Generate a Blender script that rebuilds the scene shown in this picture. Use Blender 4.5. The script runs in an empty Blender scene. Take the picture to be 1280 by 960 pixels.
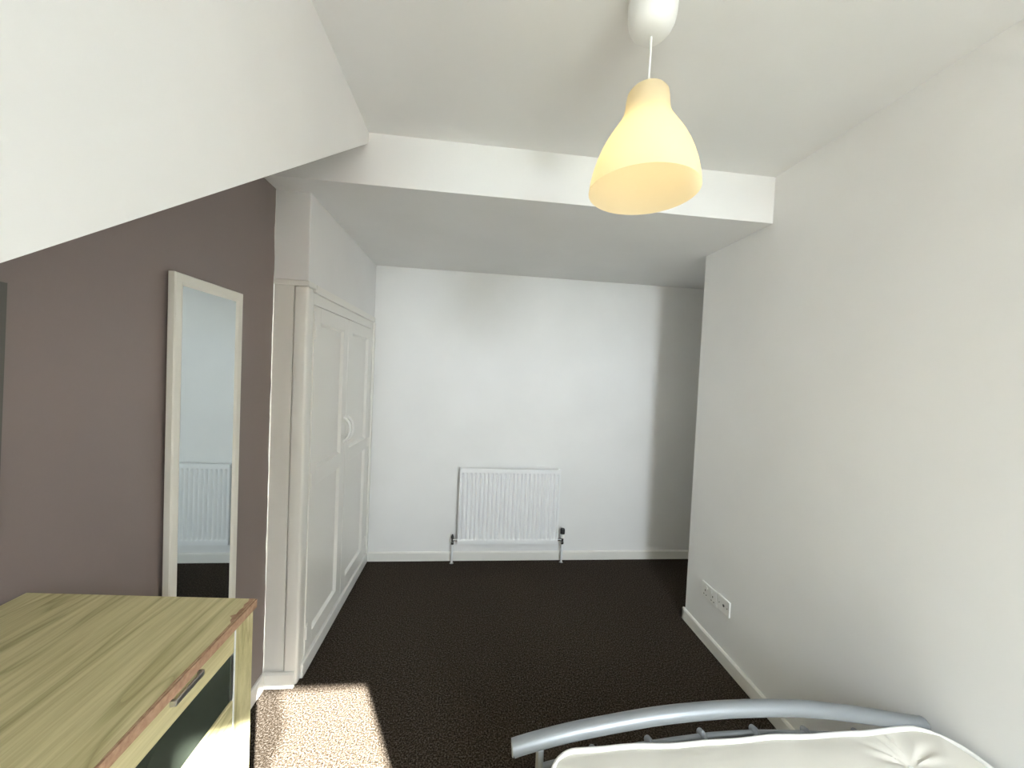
import bpy, bmesh, math, random
from mathutils import Vector, Matrix
random.seed(4)
scene = bpy.context.scene
COL = scene.collection

# ------------------------------------------------------------------ camera
CAM_H = 1.5305
r_ = Vector((0.99334939, -0.10586049, 0.04528294))
u_ = Vector((-0.04209382, 0.03216939, 0.99859563))
f_ = Vector((0.10716855, 0.9938605, -0.02749937))
cd = bpy.data.cameras.new('camera')
cam = bpy.data.objects.new('camera', cd); COL.objects.link(cam)
M = Matrix(((r_.x, u_.x, -f_.x, 0), (r_.y, u_.y, -f_.y, 0), (r_.z, u_.z, -f_.z, CAM_H), (0, 0, 0, 1)))
cam.matrix_world = M
cd.sensor_fit = 'HORIZONTAL'; cd.sensor_width = 36.0; cd.lens = 36.0 * 466.775 / 1280.0
cd.clip_start = 0.02; cd.clip_end = 500
scene.camera = cam

# ------------------------------------------------------------------ world, sun, exposure
SUN_D = Vector((-0.447, 0.894, -0.695)).normalized()      # direction the sunlight travels
world = bpy.data.worlds.new('sky'); scene.world = world; world.use_nodes = True
wn = world.node_tree.nodes; wl = world.node_tree.links
bg = wn['Background']; bg.inputs['Strength'].default_value = 55.0
bg.inputs['Color'].default_value = (0.89, 0.93, 1.0, 1)     # evenly bright hazy sky

sd = bpy.data.lights.new('sun', 'SUN'); sd.energy = 200.0; sd.angle = math.radians(0.6); sd.color = (1.0, 0.985, 0.96)
sun = bpy.data.objects.new('sun', sd); COL.objects.link(sun)
sun.rotation_euler = SUN_D.to_track_quat('-Z', 'Y').to_euler(); sun.location = (3, -6, 8)

pd = bpy.data.lights.new('window_portal', 'AREA'); pd.shape = 'RECTANGLE'; pd.size = 1.76; pd.size_y = 1.31
pd.cycles.is_portal = True
portal = bpy.data.objects.new('window_portal', pd); COL.objects.link(portal)
portal.location = (0.52, -1.385, 1.855); portal.rotation_euler = (math.radians(90), 0, 0)   # faces +y

vs = scene.view_settings
vs.view_transform = 'Standard'; vs.look = 'None'; vs.gamma = 1.0; vs.use_curve_mapping = False
vs.exposure = 0.05
scene.cycles.max_bounces = 12; scene.cycles.diffuse_bounces = 8

# ------------------------------------------------------------------ materials
def mat(name, color, rough=0.6, spec=0.3, metallic=0.0):
    m = bpy.data.materials.new(name); m.use_nodes = True
    b = m.node_tree.nodes['Principled BSDF']
    b.inputs['Base Color'].default_value = (*color, 1); b.inputs['Roughness'].default_value = rough
    b.inputs['Specular IOR Level'].default_value = spec; b.inputs['Metallic'].default_value = metallic
    return m
def nodes(m): return m.node_tree.nodes, m.node_tree.links, m.node_tree.nodes['Principled BSDF']
def coords(m, scale=(1, 1, 1)):
    n, l, b = nodes(m)
    tc = n.new('ShaderNodeTexCoord'); mp = n.new('ShaderNodeMapping'); mp.inputs['Scale'].default_value = scale
    l.new(tc.outputs['Object'], mp.inputs['Vector']); return mp.outputs['Vector']
def noise(m, vec, scale, detail=3, rough=0.5, dist=0.0):
    n, l, b = nodes(m)
    t = n.new('ShaderNodeTexNoise'); t.inputs['Scale'].default_value = scale; t.inputs['Detail'].default_value = detail
    t.inputs['Roughness'].default_value = rough; t.inputs['Distortion'].default_value = dist
    l.new(vec, t.inputs['Vector']); return t.outputs['Fac']
def ramp(m, fac, stops):
    n, l, b = nodes(m)
    r = n.new('ShaderNodeValToRGB'); el = r.color_ramp.elements
    while len(el) < len(stops): el.new(0.5)
    for e, (p, c) in zip(el, stops): e.position = p; e.color = (*c, 1)
    l.new(fac, r.inputs['Fac']); return r.outputs['Color']
def bump(m, fac, strength, dist):
    n, l, b = nodes(m)
    k = n.new('ShaderNodeBump'); k.inputs['Strength'].default_value = strength; k.inputs['Distance'].default_value = dist
    l.new(fac, k.inputs['Height']); l.new(k.outputs['Normal'], b.inputs['Normal'])

def plaster(name, color, rough=0.75):
    m = mat(name, color, rough, 0.25); n, l, b = nodes(m)
    v = coords(m)
    c = ramp(m, noise(m, v, 2.2, 4), [(0.3, tuple(x * 0.97 for x in color)), (0.7, tuple(min(1, x * 1.02) for x in color))])
    l.new(c, b.inputs['Base Color']); bump(m, noise(m, v, 90, 3, 0.6), 0.12, 0.002); return m

M_WALL = plaster('white_emulsion', (0.80, 0.80, 0.795))
M_CEIL = plaster('ceiling_white', (0.80, 0.80, 0.795), 0.8)
M_PURPLE = plaster('mauve_emulsion', (0.218, 0.174, 0.166), 0.4)
n, l, b = nodes(M_PURPLE)                                   # white overpainting along the corner where the mauve was cut in by hand
_src = b.inputs['Base Color'].links[0].from_socket
_g = n.new('ShaderNodeNewGeometry'); _sx = n.new('ShaderNodeSeparateXYZ'); l.new(_g.outputs['Position'], _sx.inputs[0])
_nz = n.new('ShaderNodeTexNoise'); _nz.inputs['Scale'].default_value = 7; _nz.inputs['Detail'].default_value = 2; l.new(_g.outputs['Position'], _nz.inputs['Vector'])
_ma = n.new('ShaderNodeMath'); _ma.operation = 'MULTIPLY_ADD'; _ma.inputs[1].default_value = 0.030; l.new(_nz.outputs['Fac'], _ma.inputs[0]); l.new(_sx.outputs['Y'], _ma.inputs[2])
b.inputs['Specular IOR Level'].default_value = 0.5
_gt = n.new('ShaderNodeMath'); _gt.operation = 'GREATER_THAN'; _gt.inputs[1].default_value = 1.8457; l.new(_ma.outputs[0], _gt.inputs[0])
_mx = n.new('ShaderNodeMix'); _mx.data_type = 'RGBA'; l.new(_gt.outputs[0], _mx.inputs['Factor']); l.new(_src, _mx.inputs['A']); _mx.inputs['B'].default_value = (0.8, 0.79, 0.755, 1)
l.new(_mx.outputs['Result'], b.inputs['Base Color'])

M_TRIM = mat('white_gloss_paint', (0.80, 0.79, 0.75), 0.28, 0.5)
bump(M_TRIM, noise(M_TRIM, coords(M_TRIM), 40, 3), 0.06, 0.002)
M_RAD = mat('radiator_enamel', (0.82, 0.83, 0.84), 0.3, 0.5)
M_DARK = mat('dark_gap', (0.02, 0.02, 0.02), 0.8)
M_CHROME = mat('chrome', (0.55, 0.55, 0.56), 0.22, 0.5, 1.0)
M_BLACK = mat('black_plastic', (0.015, 0.015, 0.017), 0.4, 0.5)
M_PLASTIC = mat('white_plastic', (0.82, 0.82, 0.80), 0.3, 0.5)
M_FRAME = mat('mirror_frame_lacquer', (0.78, 0.76, 0.70), 0.45, 0.4)
M_GLASS = mat('mirror_silver', (0.66, 0.71, 0.72), 0.02, 0.5, 1.0)
M_TUBE = mat('silver_powder_coat', (0.27, 0.29, 0.31), 0.42, 0.5, 0.5)
M_TICK = mat('mattress_cream', (0.68, 0.66, 0.605), 0.75, 0.25)
bump(M_TICK, noise(M_TICK, coords(M_TICK), 260, 2), 0.15, 0.001)
M_PIPE = mat('mattress_piping', (0.82, 0.82, 0.80), 0.6, 0.3)
M_BRUSHED = mat('brushed_nickel', (0.62, 0.61, 0.60), 0.35, 0.5, 1.0)
M_BLKGLASS = mat('black_glass', (0.035, 0.042, 0.032), 0.16, 0.5)
M_OUT = mat('added_dark_lawn', (0.30, 0.26, 0.21), 0.9)
M_OUT_V = noise(M_OUT, coords(M_OUT), 0.8, 4); nodes(M_OUT)[1].new(ramp(M_OUT, M_OUT_V, [(0.3, (0.06, 0.065, 0.045)), (0.7, (0.09, 0.09, 0.065))]), nodes(M_OUT)[2].inputs['Base Color'])

# carpet: dark brown flecked twist pile
M_CARPET = mat('brown_carpet', (0.05, 0.04, 0.03), 0.95, 0.1)
n, l, b = nodes(M_CARPET); v = coords(M_CARPET)
_f = noise(M_CARPET, v, 150, 2, 0.65)
_c = ramp(M_CARPET, _f, [(0.34, (0.007, 0.0046, 0.0026)), (0.5, (0.031, 0.0222, 0.0148)), (0.66, (0.088, 0.073, 0.061))])
l.new(_c, b.inputs['Base Color']); bump(M_CARPET, noise(M_CARPET, v, 170, 2), 0.6, 0.006)

# pale greenish oak laminate, grain along the chest's length (y)
def oak(name, scale):
    m = mat(name, (0.4, 0.34, 0.17), 0.42, 0.4); n, l, b = nodes(m)
    v = coords(m, scale)
    base = noise(m, v, 1.0, 3, 0.55, 0.6)
    w = n.new('ShaderNodeMath'); w.operation = 'MULTIPLY'; w.inputs[1].default_value = 9.0; l.new(base, w.inputs[0])
    s = n.new('ShaderNodeMath'); s.operation = 'FRACT'; l.new(w.outputs[0], s.inputs[0])
    c1 = ramp(m, s.outputs[0], [(0.0, (0.36, 0.32, 0.165)), (0.12, (0.53, 0.475, 0.265)), (0.75, (0.62, 0.555, 0.325)), (1.0, (0.43, 0.38, 0.20))])
    v2 = coords(m, tuple(q * 9 for q in scale[:1]) + (scale[1] * 3,) + tuple(q * 9 for q in scale[2:]))
    fine = ramp(m, noise(m, v2, 1.6, 4, 0.7), [(0.32, (0.74, 0.72, 0.66)), (0.6, (1, 1, 1))])
    mx = n.new('ShaderNodeMix'); mx.data_type = 'RGBA'; mx.blend_type = 'MULTIPLY'; mx.inputs['Factor'].default_value = 1.0
    l.new(c1, mx.inputs['A']); l.new(fine, mx.inputs['B'])
    l.new(mx.outputs['Result'], b.inputs['Base Color']); bump(m, fine and noise(m, v2, 1.6, 3), 0.05, 0.001); return m
M_OAK = oak('pale_oak_laminate', (7.0, 0.9, 7.0))
M_OAKV = oak('pale_oak_upright', (7.0, 7.0, 0.9))
M_CHIP = mat('exposed_chipboard', (0.42, 0.25, 0.155), 0.9, 0.1)
n, l, b = nodes(M_CHIP); l.new(ramp(M_CHIP, noise(M_CHIP, coords(M_CHIP), 120, 3), [(0.3, (0.25, 0.145, 0.092)), (0.7, (0.38, 0.245, 0.165))]), b.inputs['Base Color'])

def translucent(name, diff, trans, fac):
    m = bpy.data.materials.new(name); m.use_nodes = True; n = m.node_tree.nodes; l = m.node_tree.links
    n.remove(n['Principled BSDF']); o = n['Material Output']
    d = n.new('ShaderNodeBsdfDiffuse'); d.inputs['Color'].default_value = (*diff, 1)
    t = n.new('ShaderNodeBsdfTranslucent'); t.inputs['Color'].default_value = (*trans, 1)
    mx = n.new('ShaderNodeMixShader'); mx.inputs[0].default_value = fac
    l.new(d.outputs[0], mx.inputs[1]); l.new(t.outputs[0], mx.inputs[2]); l.new(mx.outputs[0], o.inputs['Surface']); return m
M_SHADE = translucent('lamp_shade_plastic', (0.68, 0.62, 0.49), (0.92, 0.82, 0.58), 0.55)
M_CURT = translucent('sun_blocking_cloth', (0.80, 0.79, 0.76), (0.80, 0.79, 0.76), 0.03)
M_SHEER = bpy.data.materials.new('shadow_voile'); M_SHEER.use_nodes = True
n = M_SHEER.node_tree.nodes; l = M_SHEER.node_tree.links; n.remove(n['Principled BSDF'])
_t = n.new('ShaderNodeBsdfTransparent'); _d = n.new('ShaderNodeBsdfDiffuse'); _d.inputs['Color'].default_value = (0.75, 0.76, 0.72, 1)
_mx = n.new('ShaderNodeMixShader'); _mx.inputs[0].default_value = 0.55
l.new(_t.outputs[0], _mx.inputs[1]); l.new(_d.outputs[0], _mx.inputs[2]); l.new(_mx.outputs[0], n['Material Output'].inputs['Surface'])
M_BULB = bpy.data.materials.new('lit_bulb'); M_BULB.use_nodes = True
_b = M_BULB.node_tree.nodes['Principled BSDF']; _b.inputs['Emission Color'].default_value = (1, 0.80, 0.45, 1); _b.inputs['Emission Strength'].default_value = 0.9
M_PANE = bpy.data.materials.new('clear_pane'); M_PANE.use_nodes = True
n = M_PANE.node_tree.nodes; l = M_PANE.node_tree.links; n.remove(n['Principled BSDF'])
_t = n.new('ShaderNodeBsdfTransparent'); _t.inputs['Color'].default_value = (0.96, 0.98, 0.97, 1); _gl = n.new('ShaderNodeBsdfGlossy'); _gl.inputs['Roughness'].default_value = 0.02
_mx = n.new('ShaderNodeMixShader'); _mx.inputs[0].default_value = 0.05
l.new(_t.outputs[0], _mx.inputs[1]); l.new(_gl.outputs[0], _mx.inputs[2]); l.new(_mx.outputs[0], n['Material Output'].inputs['Surface'])

# ------------------------------------------------------------------ mesh helpers (all coordinates are world coordinates)
def box(bm, x0, x1, y0, y1, z0, z1, bev=0.0, seg=2):
    vs_ = [bm.verts.new((x, y, z)) for x in (x0, x1) for y in (y0, y1) for z in (z0, z1)]
    q = [(0, 1, 3, 2), (4, 6, 7, 5), (0, 4, 5, 1), (2, 3, 7, 6), (0, 2, 6, 4), (1, 5, 7, 3)]
    fs = [bm.faces.new([vs_[i] for i in a]) for a in q]
    if bev:
        es = list({e for f in fs for e in f.edges})
        bmesh.ops.bevel(bm, geom=es, offset=bev, segments=seg, profile=0.5, affect='EDGES')
    return bm
def bx(*a, **k): return box(bmesh.new(), *a, **k)
def prism(bm, poly, axis, a0, a1):
    """extrude a polygon (list of 2d points in the other two axes, in order) along axis"""
    def P(p, a):
        c = list(p); c.insert(axis, a); return c
    A = [bm.verts.new(P(p, a0)) for p in poly]; B = [bm.verts.new(P(p, a1)) for p in poly]
    bm.faces.new(A); bm.faces.new(B[::-1])
    for i in range(len(poly)):
        j = (i + 1) % len(poly); bm.faces.new((A[i], B[i], B[j], A[j]))
    bmesh.ops.recalc_face_normals(bm, faces=bm.faces[:]); return bm
def lathe(bm, prof, c, seg=40, axis='Z', close=False):
    rings = []
    for (r, h) in prof:
        ring = []
        for k in range(seg):
            a = 2 * math.pi * k / seg; p = (r * math.cos(a), r * math.sin(a))
            if axis == 'Z': q = (c[0] + p[0], c[1] + p[1], c[2] + h)
            elif axis == 'X': q = (c[0] + h, c[1] + p[0], c[2] + p[1])
            else: q = (c[0] + p[0], c[1] + h, c[2] + p[1])
            ring.append(bm.verts.new(q))
        rings.append(ring)
    for a, b_ in zip(rings, rings[1:]):
        for k in range(seg):
            j = (k + 1) % seg; bm.faces.new((a[k], a[j], b_[j], b_[k]))
    if close:
        bm.faces.new(rings[0][::-1]); bm.faces.new(rings[-1])
    bmesh.ops.recalc_face_normals(bm, faces=bm.faces[:]); return bm
def tube(bm, pts, r, seg=14, cap=True, closed=False):
    pts = [Vector(p) for p in pts]; n_ = len(pts); rings = []
    for i, p in enumerate(pts):
        if closed: t = (pts[(i + 1) % n_] - pts[i - 1]).normalized()
        else: t = (pts[min(i + 1, n_ - 1)] - pts[max(i - 1, 0)]).normalized()
        up = Vector((0, 0, 1)) if abs(t.z) < 0.95 else Vector((0, 1, 0))
        a = t.cross(up).normalized(); b_ = a.cross(t).normalized()
        rings.append([bm.verts.new(p + r * (math.cos(2 * math.pi * k / seg) * a + math.sin(2 * math.pi * k / seg) * b_)) for k in range(seg)])
    prs = list(zip(rings, rings[1:])) + ([(rings[-1], rings[0])] if closed else [])
    for a, b_ in prs:
        for k in range(seg):
            j = (k + 1) % seg; bm.faces.new((a[k], a[j], b_[j], b_[k]))
    if cap and not closed: bm.faces.new(rings[0][::-1]); bm.faces.new(rings[-1])
    bmesh.ops.recalc_face_normals(bm, faces=bm.faces[:]); return bm
def spline(pts, n_=12):
    out = []; P = [Vector(p) for p in pts]
    for i in range(len(P) - 1):
        p0 = P[max(i - 1, 0)]; p1 = P[i]; p2 = P[i + 1]; p3 = P[min(i + 2, len(P) - 1)]
        for k in range(n_):
            t = k / n_
            out.append(0.5 * ((2 * p1) + (p2 - p0) * t + (2 * p0 - 5 * p1 + 4 * p2 - p3) * t * t + (3 * p1 - p0 - 3 * p2 + p3) * t ** 3))
    out.append(P[-1]); return out

def origin_of(o):
    v = Vector((0, 0, 0))
    while o: v += o.location; o = o.parent
    return v
def obj(name, bm, m, parent=None, smooth=False, loc=None):
    me = bpy.data.meshes.new(name)
    if parent: base = origin_of(parent)
    else: base = Vector(loc) if loc else Vector((0, 0, 0))
    bmesh.ops.translate(bm, verts=bm.verts[:], vec=-base)
    bm.to_mesh(me); bm.free()
    if smooth:
        for p in me.polygons: p.use_smooth = True
        try: me.set_sharp_from_angle(angle=math.radians(40))
        except Exception: pass
    me.materials.append(m)
    o = bpy.data.objects.new(name, me); COL.objects.link(o)
    if parent: o.parent = parent
    else: o.location = base
    return o
def thing(name, label, cat, loc, group=None):
    o = bpy.data.objects.new(name, None); COL.objects.link(o); o.location = loc; o.empty_display_size = 0.1
    o['label'] = label; o['category'] = cat
    if group: o['group'] = group
    return o
def tag(o, label, cat, group=None):
    o['label'] = label; o['category'] = cat
    if group: o['group'] = group
    return o
def struct(name, bm, m, label, cat, smooth=False):
    o = obj(name, bm, m, None, smooth); o['kind'] = 'structure'; o['label'] = label; o['category'] = cat; return o

# ------------------------------------------------------------------ room dimensions
XR, YB, ZC = 1.430, 3.014, 2.322        # right wall, back wall, low ceiling
XW, YW, XP = -0.771, 1.836, -0.922      # wardrobe face, wardrobe near end, mauve wall
YS, ZM, YRC, XC = 1.706, 2.545, 2.230, -0.488   # downstand, main ceiling, end of right wall, dormer cheek
YWIN = -1.36
SL0, SLK = 1.313, 0.695                 # sloping ceiling: z = SL0 + SLK*y
BBH, BBT = 0.072, 0.014

struct('floor', bx(-1.4, 2.6, -1.45, 3.15, -0.12, 0.0), M_CARPET, 'dark brown flecked carpet covering the whole floor', 'carpet')
struct('wall_back', bx(-1.4, 2.6, YB, YB + 0.12, 0.0, 2.7), M_WALL, 'plain white back wall behind the radiator', 'wall')
struct('wall_right', bx(XR, XR + 0.12, YWIN, YRC, 0.0, 2.7), M_WALL, 'long white right wall ending in an outer corner', 'wall')
bm = bmesh.new(); box(bm, XR + 0.12, 2.48, YRC - 0.12, YRC, 0, 2.7); box(bm, 2.48, 2.60, YRC - 0.12, YB, 0, 2.7)
struct('wall_passage', bm, M_WALL, 'white wall of the dark recess round the corner', 'wall')
struct('wall_left', bx(XP - 0.12, XP, YWIN, YW, 0.0, 2.7), M_PURPLE, 'mauve painted left wall under the sloping ceiling', 'wall')
struct('wall_dormer', prism(bmesh.new(), [(YWIN, SL0 + SLK * YWIN), (YS, SL0 + SLK * YS), (YS, ZM + 0.1), (YWIN, ZM + 0.1)], 0, XC - 0.06, XC), M_WALL, 'white dormer side wall with a slanting lower edge, upper left', 'wall')
struct('ceiling_slope', prism(bmesh.new(), [(YWIN, SL0 + SLK * YWIN), (YS, SL0 + SLK * YS), (YS, SL0 + SLK * YS + 0.2), (YWIN, SL0 + SLK * YWIN + 0.2)], 0, XP - 0.05, XC - 0.06), M_CEIL, 'white sloping ceiling over the mauve wall', 'ceiling')
struct('ceiling', bx(XC, XR, YWIN, YS, ZM, ZM + 0.12), M_CEIL, 'white main ceiling with the pendant lamp', 'ceiling')
struct('ceiling_low', bx(-1.4, 2.6, YS, YB, ZC, ZM + 0.12), M_CEIL, 'lower white ceiling and its downstand in front of the back wall', 'ceiling')
# rear wall with the window opening (behind the viewer)
WT = 0.04
WX0, WX1, WZ0, WZ1 = -0.36, 1.40, 1.20, 2.490
bm = bmesh.new()
box(bm, XP - 0.12, WX0, YWIN - WT, YWIN, 0, 2.7); box(bm, WX1, XR + 0.12, YWIN - WT, YWIN, 0, 2.7)
box(bm, WX0, WX1, YWIN - WT, YWIN, 0, WZ0); box(bm, WX0, WX1, YWIN - WT, YWIN, WZ1, 2.7)
struct('wall_front', bm, M_WALL, 'white dormer wall with a wide window', 'wall')
# upper wall over the wardrobe
struct('wall_bulkhead', bx(-1.4, XW, YW, YB, 1.918, ZC, bev=0.003), M_WALL, 'white boxed wall over the built-in wardrobe', 'wall')
struct('trim_1', bx(XP, XW + 0.006, YW - 0.006, YW + 0.08, 1.893, 1.9178, bev=0.004), M_TRIM, 'thin white moulding capping the wardrobe end', 'trim')
struct('trim_2', bx(XW - 0.05, XW + 0.008, YW + 0.08, YB, 1.876, 1.9178, bev=0.005), M_TRIM, 'thin white moulding along the wardrobe top', 'trim')

def skirting(name, a, b_, nx, ny, label):
    """baseboard from a to b along the floor; (nx, ny) points into the room"""
    bm = bmesh.new(); prof = [(0, 0), (BBT, 0), (BBT, BBH - 0.008), (BBT - 0.006, BBH), (0, BBH)]
    A = [bm.verts.new((a[0] + nx * d, a[1] + ny * d, h)) for d, h in prof]
    B = [bm.verts.new((b_[0] + nx * d, b_[1] + ny * d, h)) for d, h in prof]
    bm.faces.new(A); bm.faces.new(B[::-1])
    for i in range(5): j = (i + 1) % 5; bm.faces.new((A[i], B[i], B[j], A[j]))
    bmesh.ops.recalc_face_normals(bm, faces=bm.faces[:])
    struct(name, bm, M_TRIM, label, 'baseboard')
skirting('baseboard_back', (XW, YB), (2.48, YB), 0, -1, 'white baseboard along the back wall under the radiator')
skirting('baseboard_right', (XR, YWIN), (XR, YRC + BBT), -1, 0, 'white baseboard along the right wall by the sockets')
skirting('baseboard_passage', (XR - BBT, YRC), (2.48, YRC), 0, 1, 'white baseboard round the outer corner of the right wall')
skirting('baseboard_left', (XP, YWIN), (XP, YW - 0.02), 1, 0, 'white baseboard along the mauve wall')
skirting('baseboard_wardrobe', (XP, YW - 0.006), (XW - 0.008, YW - 0.006), 0, -1, 'short white baseboard across the wardrobe end')

# window and its frame (behind the viewer)
wo = thing('window_1', 'white framed dormer window', 'window', ((WX0 + WX1) / 2, YWIN - 0.06, WZ0)); wo['kind'] = 'structure'
t_ = 0.012
bm = bmesh.new()
box(bm, WX0, WX0 + 0.04, YWIN - 0.035, YWIN - 0.005, WZ0, WZ1); box(bm, WX0 + 0.04, WX1, YWIN - 0.035, YWIN - 0.005, WZ0, WZ0 + 0.04)
obj('window_frame', bm, M_TRIM, wo)
obj('pane', bx(WX0 + 0.04, WX1, YWIN - 0.024, YWIN - 0.020, WZ0 + 0.04, WZ1), M_PANE, wo)
obj('window_sill', bx(WX0 - 0.03, XR - 0.002, YWIN, YWIN + 0.05, WZ0 - 0.025, WZ0, bev=0.004), M_TRIM, wo)
struct('ground', bx(-40, 40, -80, -1.5, -5.2, -5.0), M_OUT, 'added dark grass outside, unseen, limiting light bounced into the room', 'ground')  # added ground, kept dark so little light bounces up through the window

M_BRICK = mat('red_brick', (0.20, 0.10, 0.07), 0.9, 0.1); M_SLATE = mat('roof_slate', (0.08, 0.08, 0.09), 0.8, 0.2); M_DPANE = mat('dark_window', (0.03, 0.035, 0.04), 0.15, 0.5)
_bt = nodes(M_BRICK)[0].new('ShaderNodeTexBrick'); _bt.inputs['Scale'].default_value = 4.0
_bt.inputs['Color1'].default_value = (0.22, 0.10, 0.07, 1); _bt.inputs['Color2'].default_value = (0.17, 0.085, 0.06, 1); _bt.inputs['Mortar'].default_value = (0.25, 0.22, 0.19, 1)
nodes(M_BRICK)[1].new(coords(M_BRICK), _bt.inputs['Vector']); nodes(M_BRICK)[1].new(_bt.outputs['Color'], nodes(M_BRICK)[2].inputs['Base Color'])
def house(x0, x1, label):  # houses added out of view to cut low sky light from the sides
    h = thing('sky_block_house', label, 'house', ((x0 + x1) / 2, -9.5, -5.0), 'added sky-blocking houses')
    obj('brick_walls', bx(x0, x1, -11, -8, -5.0, 4.0), M_BRICK, h)
    obj('roof', prism(bmesh.new(), [(-11.3, 4.001), (-7.7, 4.001), (-9.5, 5.9)], 0, x0, x1), M_SLATE, h)
    for i in range(3):
        for k in range(3):
            xc = x0 + (x1 - x0) * (i + 0.5) / 3; z = -3.9 + k * 2.7
            w = obj('window', bx(xc - 0.6, xc + 0.6, -7.998, -7.93, z, z + 1.5), M_TRIM, h)
            obj('pane', bx(xc - 0.5, xc + 0.5, -7.928, -7.92, z + 0.1, z + 1.4), M_DPANE, w)
house(4.8, 13.0, 'added unseen brick house blocking side sky light from the dormer wall')
house(-9.5, -1.1, 'added unseen brick house blocking side sky light from the right wall')

# added curtains at the window, unseen, shaping the incoming sunlight (behind the viewer)
YC = YWIN + 0.035
def curtain(name, xa, xb, z0, z1, folds, label, amp=0.014, m=None):
    bm = bmesh.new(); nz, nx = 70, max(6, int(folds * 8)); g = []
    for i in range(nz + 1):
        z = z0 + (z1 - z0) * i / nz; a, b_ = xa(z), xb(z); row = []
        for k in range(nx + 1):
            s = k / nx; row.append(bm.verts.new((a + (b_ - a) * s, YC + amp * math.sin(2 * math.pi * folds * s), z)))
        g.append(row)
    for i in range(nz):
        for k in range(nx): bm.faces.new((g[i][k], g[i][k + 1], g[i + 1][k + 1], g[i + 1][k]))
    return tag(obj(name, bm, m or M_CURT, None, True, loc=((xa(z0) + xb(z0)) / 2, YC, z0)), label, 'curtain', 'added light-shaping curtains')
def wobble(z):  # edge of the added sheer strip, shaped to cast a wavy floor shadow
    z -= 0.291
    pts = [(0.8, 0.52), (1.6, 0.50), (1.80, 0.50), (1.88, 0.512), (1.95, 0.548), (2.007, 0.5665), (2.06, 0.556), (2.11, 0.552), (2.2, 0.548), (2.4, 0.548)]
    for (a, p), (b_, q) in zip(pts, pts[1:]):
        if a <= z <= b_: t = (z - a) / (b_ - a); t = t * t * (3 - 2 * t); return 0.1875 + p + (q - p) * t
    return 0.70
ZT = 2.520
curtain('curtain', lambda z: WX0 - 0.08, lambda z: 0.5425, 1.23, ZT, 9, 'added unseen white curtain blocking sun at the left of the window')
curtain('curtain', lambda z: 0.548, wobble, 1.23, ZT, 1.5, 'added unseen sheer strip casting the wavy shadow beside the sun patch', 0.006, M_SHEER)
curtain('curtain', lambda z: 1.1175, lambda z: 1.422, 1.23, ZT, 5, 'added unseen white curtain blocking sun at the right of the window', 0.010)
tag(obj('added_curtain_pole', tube(bmesh.new(), [(WX0 - 0.1, YC, ZT + 0.008), (1.428, YC, ZT + 0.008)], 0.008), M_TRIM, None, True, loc=(0.5, YC, ZT)), 'added unseen white pole carrying the light-shaping curtains', 'curtain pole')

# ------------------------------------------------------------------ built-in wardrobe
wd = thing('built_in_wardrobe', 'white built-in wardrobe with two panelled doors left of the radiator wall', 'wardrobe', (-1.0, 2.42, 0.0))
obj('body', bx(-1.35, XW - 0.03, YW + 0.03, YB - 0.002, 0.002, 1.876), M_TRIM, wd)
obj('end_panel', bx(XP + 0.001, XW - 0.062, YW, YW + 0.03, 0.002, 1.8925), M_TRIM, wd)
bm = bmesh.new(); box(bm, XW - 0.06, XW + 0.004, YW - 0.008, YW + 0.052, 0.002, 1.8925, bev=0.012, seg=4)
obj('corner_post', bm, M_TRIM, wd, True)
D1a, D1b, D2a, D2b, DZ0, DZ1 = 1.905, 2.402, 2.408, 2.925, 0.085, 1.816
bm = bmesh.new()
box(bm, XW - 0.03, XW, YW + 0.053, D1a - 0.003, 0.075, 1.875, bev=0.002)
box(bm, XW - 0.03, XW, D2b + 0.003, YB - 0.004, 0.075, 1.875, bev=0.002)
box(bm, XW - 0.03, XW, D1a - 0.003, D2b + 0.003, DZ1 + 0.005, 1.875, bev=0.002)
obj('door_frame', bm, M_TRIM, wd)
obj('plinth', bx(XW - 0.03, XW + 0.014, YW + 0.030, YB - 0.016, 0.002, 0.075, bev=0.006), M_TRIM, wd)
obj('inner_edge_strip', bx(XW + 0.0005, XW + 0.016, YB - 0.045, YB - 0.022, 0.078, 1.874, bev=0.004), M_TRIM, wd)
def door(y0, y1):
    bm = bmesh.new(); s = 0.078; x0, x1 = XW - 0.028, XW + 0.004
    zs = [(DZ0, 0.166), (0.924, 1.006), (1.740, DZ1)]
    box(bm, x0, x1, y0, y0 + s, DZ0, DZ1, bev=0.002); box(bm, x0, x1, y1 - s, y1, DZ0, DZ1, bev=0.002)
    for a, b_ in zs: box(bm, x0, x1 - 0.0002, y0 + s, y1 - s, a, b_, bev=0.0)
    d = obj('door', bm, M_TRIM, wd)
    for a, b_ in ((0.166, 0.924), (1.006, 1.740)):
        bm = bmesh.new(); yy0, yy1 = y0 + s, y1 - s; e = 0.013; xb = x1 - 0.015
        o4 = [bm.verts.new((x1 - 0.001, y, z)) for y, z in ((yy0, a), (yy1, a), (yy1, b_), (yy0, b_))]
        i4 = [bm.verts.new((xb, y, z)) for y, z in ((yy0 + e, a + e), (yy1 - e, a + e), (yy1 - e, b_ - e), (yy0 + e, b_ - e))]
        for k in range(4): j = (k + 1) % 4; bm.faces.new((o4[k], o4[j], i4[j], i4[k]))
        bm.faces.new(i4); bmesh.ops.recalc_face_normals(bm, faces=bm.faces[:])
        if bm.faces[-1:] and bm.faces[:][4].normal.x < 0: bmesh.ops.reverse_faces(bm, faces=bm.faces[:])
        obj('door_panel', bm, M_TRIM, d)
    return d
d1 = door(D1a, D1b); d2 = door(D2a, D2b)
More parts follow.
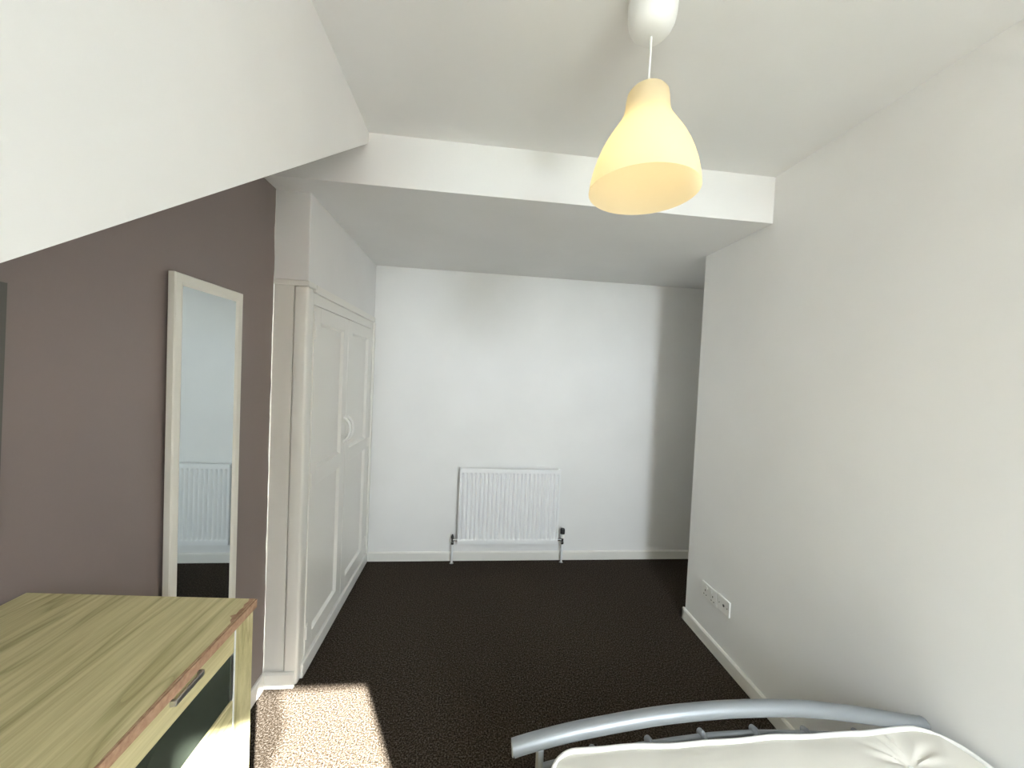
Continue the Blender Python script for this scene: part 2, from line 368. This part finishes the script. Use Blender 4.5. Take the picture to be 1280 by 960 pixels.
for z in (0.205, 0.965, 1.688):
    bm = bmesh.new(); box(bm, XW + 0.0045, XW + 0.0065, D1a + 0.004, D1a + 0.022, z - 0.032, z + 0.032)
    tube(bm, [(XW + 0.009, D1a, z - 0.034), (XW + 0.009, D1a, z + 0.034)], 0.0045, 8)
    obj('hinge', bm, M_TRIM, d1, True)
    bm = bmesh.new(); box(bm, XW + 0.0045, XW + 0.0065, D2b - 0.022, D2b - 0.004, z - 0.032, z + 0.032)
    tube(bm, [(XW + 0.009, D2b, z - 0.034), (XW + 0.009, D2b, z + 0.034)], 0.0045, 8)
    obj('hinge', bm, M_TRIM, d2, True)
def bow(y, dr):
    P = [(XW + 0.004, y, 1.214), (XW + 0.020, y, 1.205), (XW + 0.036, y, 1.180), (XW + 0.042, y, 1.143), (XW + 0.036, y, 1.106), (XW + 0.020, y, 1.081), (XW + 0.004, y, 1.072)]
    bm = tube(bmesh.new(), spline(P, 6), 0.0075, 12)
    for z in (1.214, 1.072): lathe(bm, [(0.0005, 0.008), (0.011, 0.006), (0.013, 0.0)], (XW + 0.0045, y, z), 14, 'X')
    obj('handle', bm, M_PLASTIC, dr, True)
bow(D1b - 0.028, d1); bow(D2a + 0.028, d2)

# ------------------------------------------------------------------ radiator
RX0, RX1, RZ0, RZ1 = -0.061, 0.743, 0.175, 0.775
rd = thing('radiator', 'white panel radiator with vertical flutes on the back wall', 'radiator', ((RX0 + RX1) / 2, YB, RZ0))
yf = YB - 0.100
bm = bmesh.new(); NF = 23; mx_ = 0.022; per = 10; NX = NF * per
def flute(s, v):      # s 0..NF across, v height 0..1 : recess depth of the groove between the raised channels
    w = 0.5 - 0.5 * math.cos(2 * math.pi * s); w = w ** 0.45
    top = min(1, max(0, (0.945 - v) / 0.02)); bot = min(1, max(0, (v - 0.055) / 0.02))
    return 0.013 * (1 - w) * min(top, bot) if 0 < v < 1 else 0
xs = [RX0, RX0 + mx_ * 0.6] + [RX0 + mx_ + (RX1 - RX0 - 2 * mx_) * k / NX for k in range(NX + 1)] + [RX1 - mx_ * 0.6, RX1]
vsq = [0, 0.03, 0.05, 0.056, 0.062, 0.070, 0.08, 0.2, 0.4, 0.6, 0.8, 0.92, 0.93, 0.938, 0.944, 0.95, 0.97, 1]
g = []
for v in vsq:
    row = []
    for i, x in enumerate(xs):
        s = (i - 2) / per
        dpt = flute(s, v) if 2 <= i < 3 + NX else 0.0
        row.append(bm.verts.new((x, yf + dpt, RZ0 + v * (RZ1 - RZ0))))
    g.append(row)
for a, b_ in zip(g, g[1:]):
    for k in range(len(xs) - 1): bm.faces.new((a[k], a[k + 1], b_[k + 1], b_[k]))
loop = g[0] + [r[-1] for r in g[1:]] + g[-1][-2::-1] + [r[0] for r in g[-2:0:-1]]
bk = [bm.verts.new((w.co.x, yf + 0.014, w.co.z)) for w in loop]
for k in range(len(loop)): j = (k + 1) % len(loop); bm.faces.new((loop[k], bk[k], bk[j], loop[j]))
bm.faces.new(bk); bmesh.ops.recalc_face_normals(bm, faces=bm.faces[:])
obj('front_panel', bm, M_RAD, rd, True)
bm = bmesh.new()
for k in range(40):
    x = RX0 + 0.03 + (RX1 - RX0 - 0.06) * k / 39; box(bm, x - 0.001, x + 0.001, yf + 0.0145, YB - 0.03, RZ0 + 0.03, RZ1 - 0.03)
fins = obj('convector_fins', bm, M_RAD, rd)
for x in (RX0 + 0.12, RX1 - 0.12): obj('wall_bracket', bx(x - 0.015, x + 0.015, YB - 0.03, YB - 0.001, RZ0 + 0.06, RZ1 - 0.05), M_RAD, rd)
for x in (RX0, RX1 - 0.014): obj('corner_clip', bx(x, x + 0.014, yf + 0.0145, yf + 0.03, RZ1 - 0.012, RZ1 + 0.004), M_RAD, rd)
def valve(x, side, trv):
    y = YB - 0.06
    p = obj('pipe', tube(bmesh.new(), [(x, y, 0.001), (x, y, 0.165)], 0.0085, 12), M_RAD, rd, True)
    obj('floor_collar', lathe(bmesh.new(), [(0.016, 0.001), (0.016, 0.006), (0.010, 0.010)], (x, y, 0), 18), M_CHROME, p, True)
    bm = bmesh.new(); lathe(bm, [(0.0005, 0.160), (0.0135, 0.160), (0.0135, 0.178), (0.011, 0.180), (0.011, 0.206), (0.0005, 0.206)], (x, y, 0), 16)
    tube(bm, [(x, y, 0.192), (RX0 + 0.004 if side < 0 else RX1 - 0.004, y, 0.192)], 0.0095, 12)
    b_ = obj('valve', bm, M_CHROME, rd, True)
    if trv:
        h = obj('thermostat_head', lathe(bmesh.new(), [(0.0005, 0.2065), (0.014, 0.2065), (0.018, 0.216), (0.018, 0.243), (0.0005, 0.243)], (x, y, 0), 20), M_PLASTIC, rd, True)
        obj('cap', lathe(bmesh.new(), [(0.0005, 0.2435), (0.019, 0.2435), (0.019, 0.276), (0.015, 0.285), (0.0005, 0.287)], (x, y, 0), 20), M_BLACK, h, True)
    else:
        obj('cap', lathe(bmesh.new(), [(0.0005, 0.2065), (0.0125, 0.2065), (0.011, 0.222), (0.006, 0.236), (0.0005, 0.242)], (x, y, 0), 16), M_BLACK, rd, True)
valve(-0.100, -1, False); valve(0.789, 1, True)

# ------------------------------------------------------------------ sockets on the right wall
px = XR - 0.0095
def plate(par, y0, y1, z0, z1): return obj('plate', bx(px, XR - 0.0003, y0, y1, z0, z1, bev=0.003), M_PLASTIC, par)
ds = thing('double_socket', 'white double power socket low on the right wall, nearer the outer corner', 'socket', (XR, 1.995, 0.264))
plate(ds, 1.928, 2.064, 0.264, 0.350)
for cy in (1.962, 2.030):
    obj('switch', bx(px - 0.004, px - 0.0002, cy - 0.007 + (0.014 if cy < 2 else -0.014), cy + 0.007 + (0.014 if cy < 2 else -0.014), 0.320, 0.338, bev=0.002), M_PLASTIC, ds)
    bm = bmesh.new(); box(bm, px - 0.0008, px - 0.0002, cy - 0.003, cy + 0.003, 0.303, 0.312)
    for s in (-1, 1): box(bm, px - 0.0008, px - 0.0002, cy + s * 0.011 - 0.0035, cy + s * 0.011 + 0.0035, 0.280, 0.285)
    obj('pin_holes', bm, M_DARK, ds)
asck = thing('aerial_socket', 'white single aerial socket plate beside the double socket', 'socket', (XR, 1.872, 0.270))
plate(asck, 1.826, 1.921, 0.272, 0.356)
obj('aerial_port', lathe(bmesh.new(), [(0.0070, 0.0), (0.0070, -0.003), (0.0045, -0.003)], (px - 0.0002, 1.868, 0.316), 18, 'X'), M_CHROME, asck, True)
obj('port_hole', lathe(bmesh.new(), [(0.0001, 0.0), (0.0046, 0.0), (0.0046, 0.0005)], (px - 0.0012, 1.868, 0.316), 14, 'X'), M_DARK, asck)
for y in (1.842, 1.905): obj('screw', lathe(bmesh.new(), [(0.003, 0.0), (0.0028, -0.0008), (0.0001, -0.001)], (px - 0.0002, y, 0.314), 12, 'X'), M_CHROME, asck, True)

# ------------------------------------------------------------------ mirror on the mauve wall
MY0, MY1, MZ0, MZ1, MX = 1.224, 1.557, 0.30, 1.791, -0.891
mr = thing('framed_mirror', 'tall narrow mirror in a white frame on the mauve wall', 'mirror', (XP, (MY0 + MY1) / 2, MZ0))
fw_ = 0.036
def rail(p, q, inner_p, inner_q):
    """one mitred length of frame: p, q outer corners, inner_p, inner_q inner corners (y, z)"""
    bm = bmesh.new(); xb, xf, xi = XP + 0.011, MX, MX - 0.005
    def V(x, c): return bm.verts.new((x, c[0], c[1]))
    def lerp(a, b_, t): return (a[0] + (b_[0] - a[0]) * t, a[1] + (b_[1] - a[1]) * t)
    A = [V(xb, p), V(xf - 0.003, p), V(xf, lerp(p, inner_p, 0.10)), V(xf, lerp(p, inner_p, 0.72)), V(xi, inner_p), V(xb, inner_p)]
    B = [V(xb, q), V(xf - 0.003, q), V(xf, lerp(q, inner_q, 0.10)), V(xf, lerp(q, inner_q, 0.72)), V(xi, inner_q), V(xb, inner_q)]
    bm.faces.new(A); bm.faces.new(B[::-1])
    for i in range(6): j = (i + 1) % 6; bm.faces.new((A[i], B[i], B[j], A[j]))
    bmesh.ops.recalc_face_normals(bm, faces=bm.faces[:]); obj('frame_rail', bm, M_FRAME, mr)
oc = [(MY0, MZ0), (MY1, MZ0), (MY1, MZ1), (MY0, MZ1)]
ic = [(MY0 + fw_, MZ0 + fw_), (MY1 - fw_, MZ0 + fw_), (MY1 - fw_, MZ1 - fw_), (MY0 + fw_, MZ1 - fw_)]
for k in range(4): rail(oc[k], oc[(k + 1) % 4], ic[k], ic[(k + 1) % 4])
obj('mirror_glass', bx(MX - 0.011, MX - 0.0055, MY0 + fw_ - 0.001, MY1 - fw_ + 0.001, MZ0 + fw_ - 0.001, MZ1 - fw_ + 0.001), M_GLASS, mr)

for z in (0.5, 1.6): obj('hanging_batten', bx(XP + 0.001, XP + 0.0108, MY0 + 0.06, MY1 - 0.06, z - 0.02, z + 0.02), M_FRAME, mr)

# frame cut off by the left edge of the picture
pf = thing('picture_frame', 'dark-edged frame hanging on the mauve wall, cut off at the far left', 'frame', (XP, 0.831, 1.662))
FY0, FY1, FZ0, FZ1 = 0.58, 0.831, 1.16, 1.662
M_FGREY = mat('frame_grey', (0.10, 0.095, 0.085), 0.5, 0.4); M_FART = mat('frame_pale', (0.55, 0.54, 0.50), 0.25, 0.5)
for a in ((FY0, FY1, FZ1 - 0.02, FZ1), (FY0, FY1, FZ0, FZ0 + 0.02), (FY0, FY0 + 0.02, FZ0 + 0.02, FZ1 - 0.02), (FY1 - 0.02, FY1, FZ0 + 0.02, FZ1 - 0.02)):
    obj('frame_rail', bx(XP + 0.001, XP + 0.018, a[0], a[1], a[2], a[3]), M_FGREY, pf)
obj('frame_panel', bx(XP + 0.001, XP + 0.012, FY0 + 0.02, FY1 - 0.02, FZ0 + 0.02, FZ1 - 0.02), M_FART, pf)

pf.rotation_euler.x = math.radians(-1.4)

# ------------------------------------------------------------------ chest of drawers
CX0, CX1, CZT = -0.905, -0.434, 1.028
ch = thing('chest_of_drawers', 'pale oak chest of drawers with a damaged top edge against the mauve wall', 'chest', (-0.67, 0.42, 0.0))
YN = 0.0
def yend(x): return 0.832 + (CX1 - x) / (CX1 - CX0) * 0.036       # far end is a little out of square
obj('top', prism(bmesh.new(), [(CX0, YN - 0.004), (CX1 - 0.004, YN - 0.004), (CX1 - 0.004, yend(CX1)), (CX0, yend(CX0))], 2, 1.0105, CZT), M_OAK, ch)
top = [o for o in bpy.data.objects if o.name == 'top'][0]
ee = obj('bare_edge', bx(CX1 - 0.0038, CX1, YN - 0.004, yend(CX1), 1.0105, CZT - 0.0004), M_CHIP, top); ee['label'] = 'bare brown chipboard front edge'
# torn laminate: irregular scars of bare board at the far front corner
prism_pts = [(CX1 - 0.004, 0.832), (CX1 - 0.016, 0.833), (CX1 - 0.0125, 0.822), (CX1 - 0.015, 0.812), (CX1 - 0.011, 0.803), (CX1 - 0.0135, 0.795), (CX1 - 0.012, 0.782), (CX1 - 0.020, 0.776), (CX1 - 0.013, 0.770), (CX1 - 0.012, 0.763), (CX1 - 0.006, 0.755), (CX1 - 0.0055, 0.69), (CX1 - 0.007, 0.62), (CX1 - 0.0055, 0.55), (CX1 - 0.004, 0.50)]
tp = obj('torn_patch', prism(bmesh.new(), prism_pts, 2, CZT + 0.00005, CZT + 0.0004), M_CHIP, top); tp['label'] = 'torn laminate showing brown chipboard'
SW = 0.058
def yend2(x): return yend(x) - 0.003
obj('side_panel', prism(bmesh.new(), [(CX0 + 0.004, yend2(CX0) - SW), (CX1 - 0.006, 0.770), (CX1 - 0.006, yend2(CX1)), (CX0 + 0.004, yend2(CX0))], 2, 0.0, 1.010), M_OAKV, ch)
obj('side_panel', bx(CX0 + 0.004, CX1 - 0.006, YN, YN + SW, 0.0, 1.010), M_OAKV, ch)
obj('back_panel', bx(CX0 + 0.006, CX0 + 0.016, YN + SW, 0.80, 0.06, 1.009), M_OAK, ch)
obj('white_edging', bx(CX1 - 0.012, CX1 - 0.0045, 0.7655, 0.7698, 0.19, 1.009), M_PLASTIC, ch)
obj('plinth', bx(CX0 + 0.02, CX1 - 0.03, YN + SW, 0.764, 0.0, 0.185), M_OAK, ch)
def pull(dr, cy, hz, x0):
    bm = bmesh.new()
    box(bm, x0 + 0.0055, x0 + 0.0095, cy - 0.031, cy + 0.031, hz - 0.0045, hz + 0.0045, bev=0.0012)
    for s_ in (-1, 1): box(bm, x0, x0 + 0.006, cy + s_ * 0.029 - 0.002, cy + s_ * 0.029 + 0.002, hz - 0.0045, hz + 0.0045)
    obj('handle', bm, M_BRUSHED, dr)
FX = CX1 - 0.004
dr = obj('drawer', bx(CX1 - 0.022, FX, YN + SW + 0.003, 0.764, 0.9645, 1.0075, bev=0.001), M_OAK, ch)
obj('glass_front', bx(CX1 - 0.018, CX1 - 0.006, YN + SW + 0.010, 0.757, 0.871, 0.964), M_BLKGLASS, dr)
obj('glass_trim', bx(CX1 - 0.020, CX1 - 0.0045, 0.7572, 0.764, 0.871, 0.964), M_BRUSHED, dr)
obj('drawer_box', bx(CX0 + 0.05, CX1 - 0.0225, YN + SW + 0.012, 0.752, 0.876, 0.99), M_OAK, dr)
for cy in (0.637, 0.185): pull(dr, cy, 1.0025, FX + 0.0002)
for k in range(4):
    zt = 0.8675 - k * 0.170
    dr = obj('drawer', bx(CX1 - 0.022, FX, YN + SW + 0.003, 0.764, zt - 0.167, zt, bev=0.001), M_OAK, ch)
    obj('drawer_box', bx(CX0 + 0.05, CX1 - 0.0225, YN + SW + 0.012, 0.752, zt - 0.155, zt - 0.02), M_OAK, dr)
    for cy in (0.637, 0.185): pull(dr, cy, zt - 0.084, FX + 0.0002)

# ------------------------------------------------------------------ bed frame
bd = thing('bed_frame', 'silver metal bed frame with an arched footboard rail', 'bed', (0.785, 0.0, 0.0))
TP = [(0.150, 0.955, 0.537), (0.189, 0.955, 0.5475), (0.29, 0.955, 0.569), (0.409, 0.955, 0.5865), (0.54, 0.955, 0.602), (0.66, 0.955, 0.609), (0.783, 0.955, 0.611), (0.92, 0.955, 0.606), (1.02, 0.955, 0.597), (1.113, 0.955, 0.583), (1.22, 0.955, 0.564), (1.303, 0.955, 0.547), (1.385, 0.955, 0.532)]
tr = obj('footboard_rail', tube(bmesh.new(), spline(TP, 5), 0.0205, 24), M_TUBE, bd, True)
bm = bmesh.new(); lathe(bm, [(0.0203, 0.0), (0.0195, 0.012), (0.012, 0.020), (0.0005, 0.022)], (1.384, 0.955, 0.532), 24, 'X'); obj('end_cap', bm, M_TUBE, tr, True)
bm = bmesh.new(); lathe(bm, [(0.0195, 0.0), (0.0175, -0.003), (0.0005, -0.003)], (0.150, 0.955, 0.537), 24, 'X'); obj('end_cap', bm, M_TUBE, tr, True)
LP = [(0.235, 0.965, 0.470), (0.315, 0.965, 0.486), (0.375, 0.965, 0.496), (0.536, 0.965, 0.513), (0.693, 0.965, 0.525), (0.783, 0.965, 0.527), (0.875, 0.965, 0.525), (1.03, 0.965, 0.513), (1.19, 0.965, 0.496), (1.33, 0.965, 0.470)]
lp = spline(LP, 6)
lr = obj('lower_arch_rail', tube(bmesh.new(), lp, 0.008, 12), M_TUBE, bd, True)
for x in (0.375, 0.536, 0.693, 0.855, 1.02, 1.19):
    q = min(lp, key=lambda p: abs(p.x - x))
    sp = obj('spindle', tube(bmesh.new(), [(x, 0.965, 0.26), (x, 0.965, q.z - 0.006)], 0.006, 10), M_TUBE, bd, True)
    obj('collar', tube(bmesh.new(), [(x, 0.965 - 0.012, q.z - 0.004), (x, 0.965 + 0.004, q.z + 0.006), (x, 0.965 + 0.012, q.z + 0.002)], 0.0105, 12), M_TUBE, sp, True)
obj('cross_rail', bx(0.235, 1.345, 0.955, 0.975, 0.23, 0.262, bev=0.003), M_TUBE, bd)
for x in (0.224, 1.350):
    zt = 0.535 if x < 1 else 0.522
    obj('post', bx(x - 0.008, x + 0.008, 0.945, 0.975, 0.0, zt, bev=0.003), M_TUBE, bd)
jb = obj('joint_block', bx(1.325, 1.388, 0.940, 0.972, 0.500, 0.519), M_BLACK, bd); jb['label'] = 'black plastic joint under the rail end'
for x in (0.218, 1.372): obj('side_rail', bx(x - 0.012, x + 0.012, -0.888, 0.944, 0.25, 0.30, bev=0.003), M_TUBE, bd)
for k in range(14):
    y = -0.83 + k * 0.125; obj('slat', bx(0.231, 1.359, y - 0.03, y + 0.03, 0.301, 0.315, bev=0.002), M_OAK, bd)
for x in (0.224, 1.372): obj('post', bx(x - 0.014, x + 0.014, -0.915, -0.889, 0.0, 0.85, bev=0.003), M_TUBE, bd)
obj('headboard_rail', tube(bmesh.new(), spline([(0.20, -0.902, 0.86), (0.5, -0.902, 0.91), (0.8, -0.902, 0.925), (1.1, -0.902, 0.91), (1.385, -0.902, 0.86)], 8), 0.018, 16), M_TUBE, bd, True)

# ------------------------------------------------------------------ mattress
X0, X1, Y0, Y1, ZB, ZTM = 0.232, 1.402, -0.880, 0.929, 0.3155, 0.541
mt = thing('mattress', 'cream tufted mattress with white piped edge on the metal bed', 'mattress', ((X0 + X1) / 2, 0.0, ZB))
RC = 0.085
def outline(inset=0.0, n_=10):
    pts = []; r = RC - inset * 0.6
    for cx, cy, a0 in ((X1 - RC, Y1 - RC, 0), (X0 + RC, Y1 - RC, 90), (X0 + RC, Y0 + RC, 180), (X1 - RC, Y0 + RC, 270)):
        for k in range(n_ + 1):
            a = math.radians(a0 + 90 * k / n_); rr = RC - inset
            pts.append((cx + rr * math.cos(a), cy + rr * math.sin(a)))
    return pts
def dense(pts, step=0.02):
    out = []
    for i in range(len(pts)):
        a, b_ = pts[i], pts[(i + 1) % len(pts)]; d = math.hypot(b_[0] - a[0], b_[1] - a[1]); m_ = max(1, int(d / step))
        for k in range(m_): out.append((a[0] + (b_[0] - a[0]) * k / m_, a[1] + (b_[1] - a[1]) * k / m_))
    return out
TUFT = [(1.205, 0.842)] + [(1.205 - i * 0.26, 0.56 - j * 0.27) for i in range(4) for j in range(5)]
_rng = random.Random(7); PH = [(_rng.random() * 6.28, _rng.random() * 6.28) for _ in TUFT]
def edge_wave(x, y): return 0.0022 * math.sin(x * 14 + y * 9) + 0.0016 * math.sin(x * 31 - y * 22 + 1)
def zt_(x, y):
    d = min(x - X0, X1 - x, y - Y0, Y1 - y); crown = 0.024 * (1 - math.exp(-max(d, 0) / 0.07))
    z = ZTM + crown + edge_wave(x, y) * math.exp(-max(d, 0) / 0.05)
    for (tx, ty), (p, q) in zip(TUFT, PH):
        dx, dy = x - tx, y - ty; r = math.hypot(dx, dy)
        if r < 0.2:
            a = math.atan2(dy, dx)
            z -= 0.030 * math.exp(-(r / 0.045) ** 1.2)
            z += 0.0028 * (math.sin(9 * a + p) + 0.6 * math.sin(14 * a + q)) * math.exp(-((r - 0.05) / 0.045) ** 2) * min(1, r / 0.03)
    return z
bm = bmesh.new()
NXm, NYm = 150, 190
gy = [Y0 + (Y1 - Y0) * (1 - (1 - k / NYm) ** 1.5) for k in range(NYm + 1)]
rows = []
def clampxy(x, y):
    """keep grid points inside the rounded rectangle"""
    cx = min(max(x, X0 + RC), X1 - RC); cy = min(max(y, Y0 + RC), Y1 - RC)
    dx, dy = x - cx, y - cy; m_ = max(abs(dx), abs(dy)); r = math.hypot(dx, dy)
    if dx and dy and r > 0: s = m_ / r; return cx + dx * s, cy + dy * s
    return x, y
for y in gy:
    row = []
    for k in range(NXm + 1):
        x = X0 + (X1 - X0) * k / NXm; a, b_ = clampxy(x, y); row.append(bm.verts.new((a, b_, zt_(a, b_))))
    rows.append(row)
for a, b_ in zip(rows, rows[1:]):
    for k in range(NXm): bm.faces.new((a[k], a[k + 1], b_[k + 1], b_[k]))
loop = rows[0] + [r[-1] for r in rows[1:]] + rows[-1][-2::-1] + [r[0] for r in rows[-2:0:-1]]
prev = loop
ccx, ccy = (X0 + X1) / 2, (Y0 + Y1) / 2
for h, out in ((0.75, 0.004), (0.5, 0.006), (0.25, 0.004), (0.0, -0.004)):
    ring = []
    for w in loop:
        ox = min(max(w.co.x, X0 + RC), X1 - RC); oy = min(max(w.co.y, Y0 + RC), Y1 - RC)
        dv = Vector((w.co.x - ox, w.co.y - oy, 0)); dv = dv.normalized() if dv.length > 1e-6 else dv
        ring.append(bm.verts.new((w.co.x + dv.x * out, w.co.y + dv.y * out, ZB + 0.004 + (ZTM - ZB - 0.004) * h)))
    for k in range(len(loop)): j = (k + 1) % len(loop); bm.faces.new((prev[k], ring[k], ring[j], prev[j]))
    prev = ring
bm.faces.new(prev); bmesh.ops.recalc_face_normals(bm, faces=bm.faces[:])
obj('ticking', bm, M_TICK, mt, True)
pp = dense(outline(-0.001)); obj('top_piping', tube(bmesh.new(), [(x, y, ZTM + 0.003 + edge_wave(x, y)) for x, y in pp], 0.0065, 10, closed=True), M_PIPE, mt, True)
pp = dense(outline(0.0), 0.05); obj('bottom_piping', tube(bmesh.new(), [(x, y, ZB + 0.012) for x, y in pp], 0.006, 8, closed=True), M_PIPE, mt, True)
for (tx, ty) in TUFT[:]:
    zc = zt_(tx, ty); obj('tuft_button', lathe(bmesh.new(), [(0.0065, -0.001), (0.0065, 0.003), (0.004, 0.005), (0.0002, 0.0055)], (tx, ty, zc), 14), M_PIPE, mt, True)

# ------------------------------------------------------------------ pendant lamp
LX, LY = 0.432, 0.970
lm = thing('pendant_lamp', 'lit white bell-shaped pendant lamp hanging from the ceiling', 'lamp', (LX, LY, 2.02))
obj('ceiling_rose', lathe(bmesh.new(), [(0.0005, 2.4345), (0.014, 2.4350), (0.030, 2.4380), (0.043, 2.444), (0.053, 2.455), (0.059, 2.469), (0.062, 2.485), (0.063, 2.51), (0.062, 2.544)], (LX, LY, 0), 40), M_PLASTIC, lm, True)
obj('cord', tube(bmesh.new(), [(LX, LY, 2.4355), (LX, LY, 2.29)], 0.0028, 10), M_PLASTIC, lm, True)
H0 = 2.030
PS = 0.925
prof = [(0.0060, 0.2890), (0.030, 0.2885), (0.044, 0.284), (0.051, 0.274), (0.0535, 0.258), (0.0550, 0.238), (0.0575, 0.220), (0.0640, 0.202), (0.0745, 0.183), (0.0870, 0.162), (0.0990, 0.140), (0.1105, 0.115), (0.1205, 0.088), (0.1285, 0.060), (0.1345, 0.030), (0.1380, 0.0)]
obj('lamp_shade', lathe(bmesh.new(), [(r * 1.03, h * PS) for r, h in prof], (LX, LY, H0), 64), M_SHADE, lm, True)
obj('lamp_holder', lathe(bmesh.new(), [(0.0005, 0.264), (0.018, 0.262), (0.020, 0.24), (0.020, 0.205), (0.0005, 0.205)], (LX, LY, H0), 20), M_PLASTIC, lm, True)
obj('bulb', lathe(bmesh.new(), [(0.012, 0.204), (0.014, 0.190), (0.024, 0.165), (0.030, 0.140), (0.027, 0.116), (0.016, 0.102), (0.0005, 0.098)], (LX, LY, H0), 24), M_BULB, lm, True)
ld = bpy.data.lights.new('bulb_light', 'POINT'); ld.energy = 0.95; ld.color = (1.0, 0.74, 0.33); ld.shadow_soft_size = 0.03
lo = bpy.data.objects.new('bulb_light', ld); COL.objects.link(lo); lo.parent = lm; lo.location = (0, 0, H0 + 0.06 - 2.02)
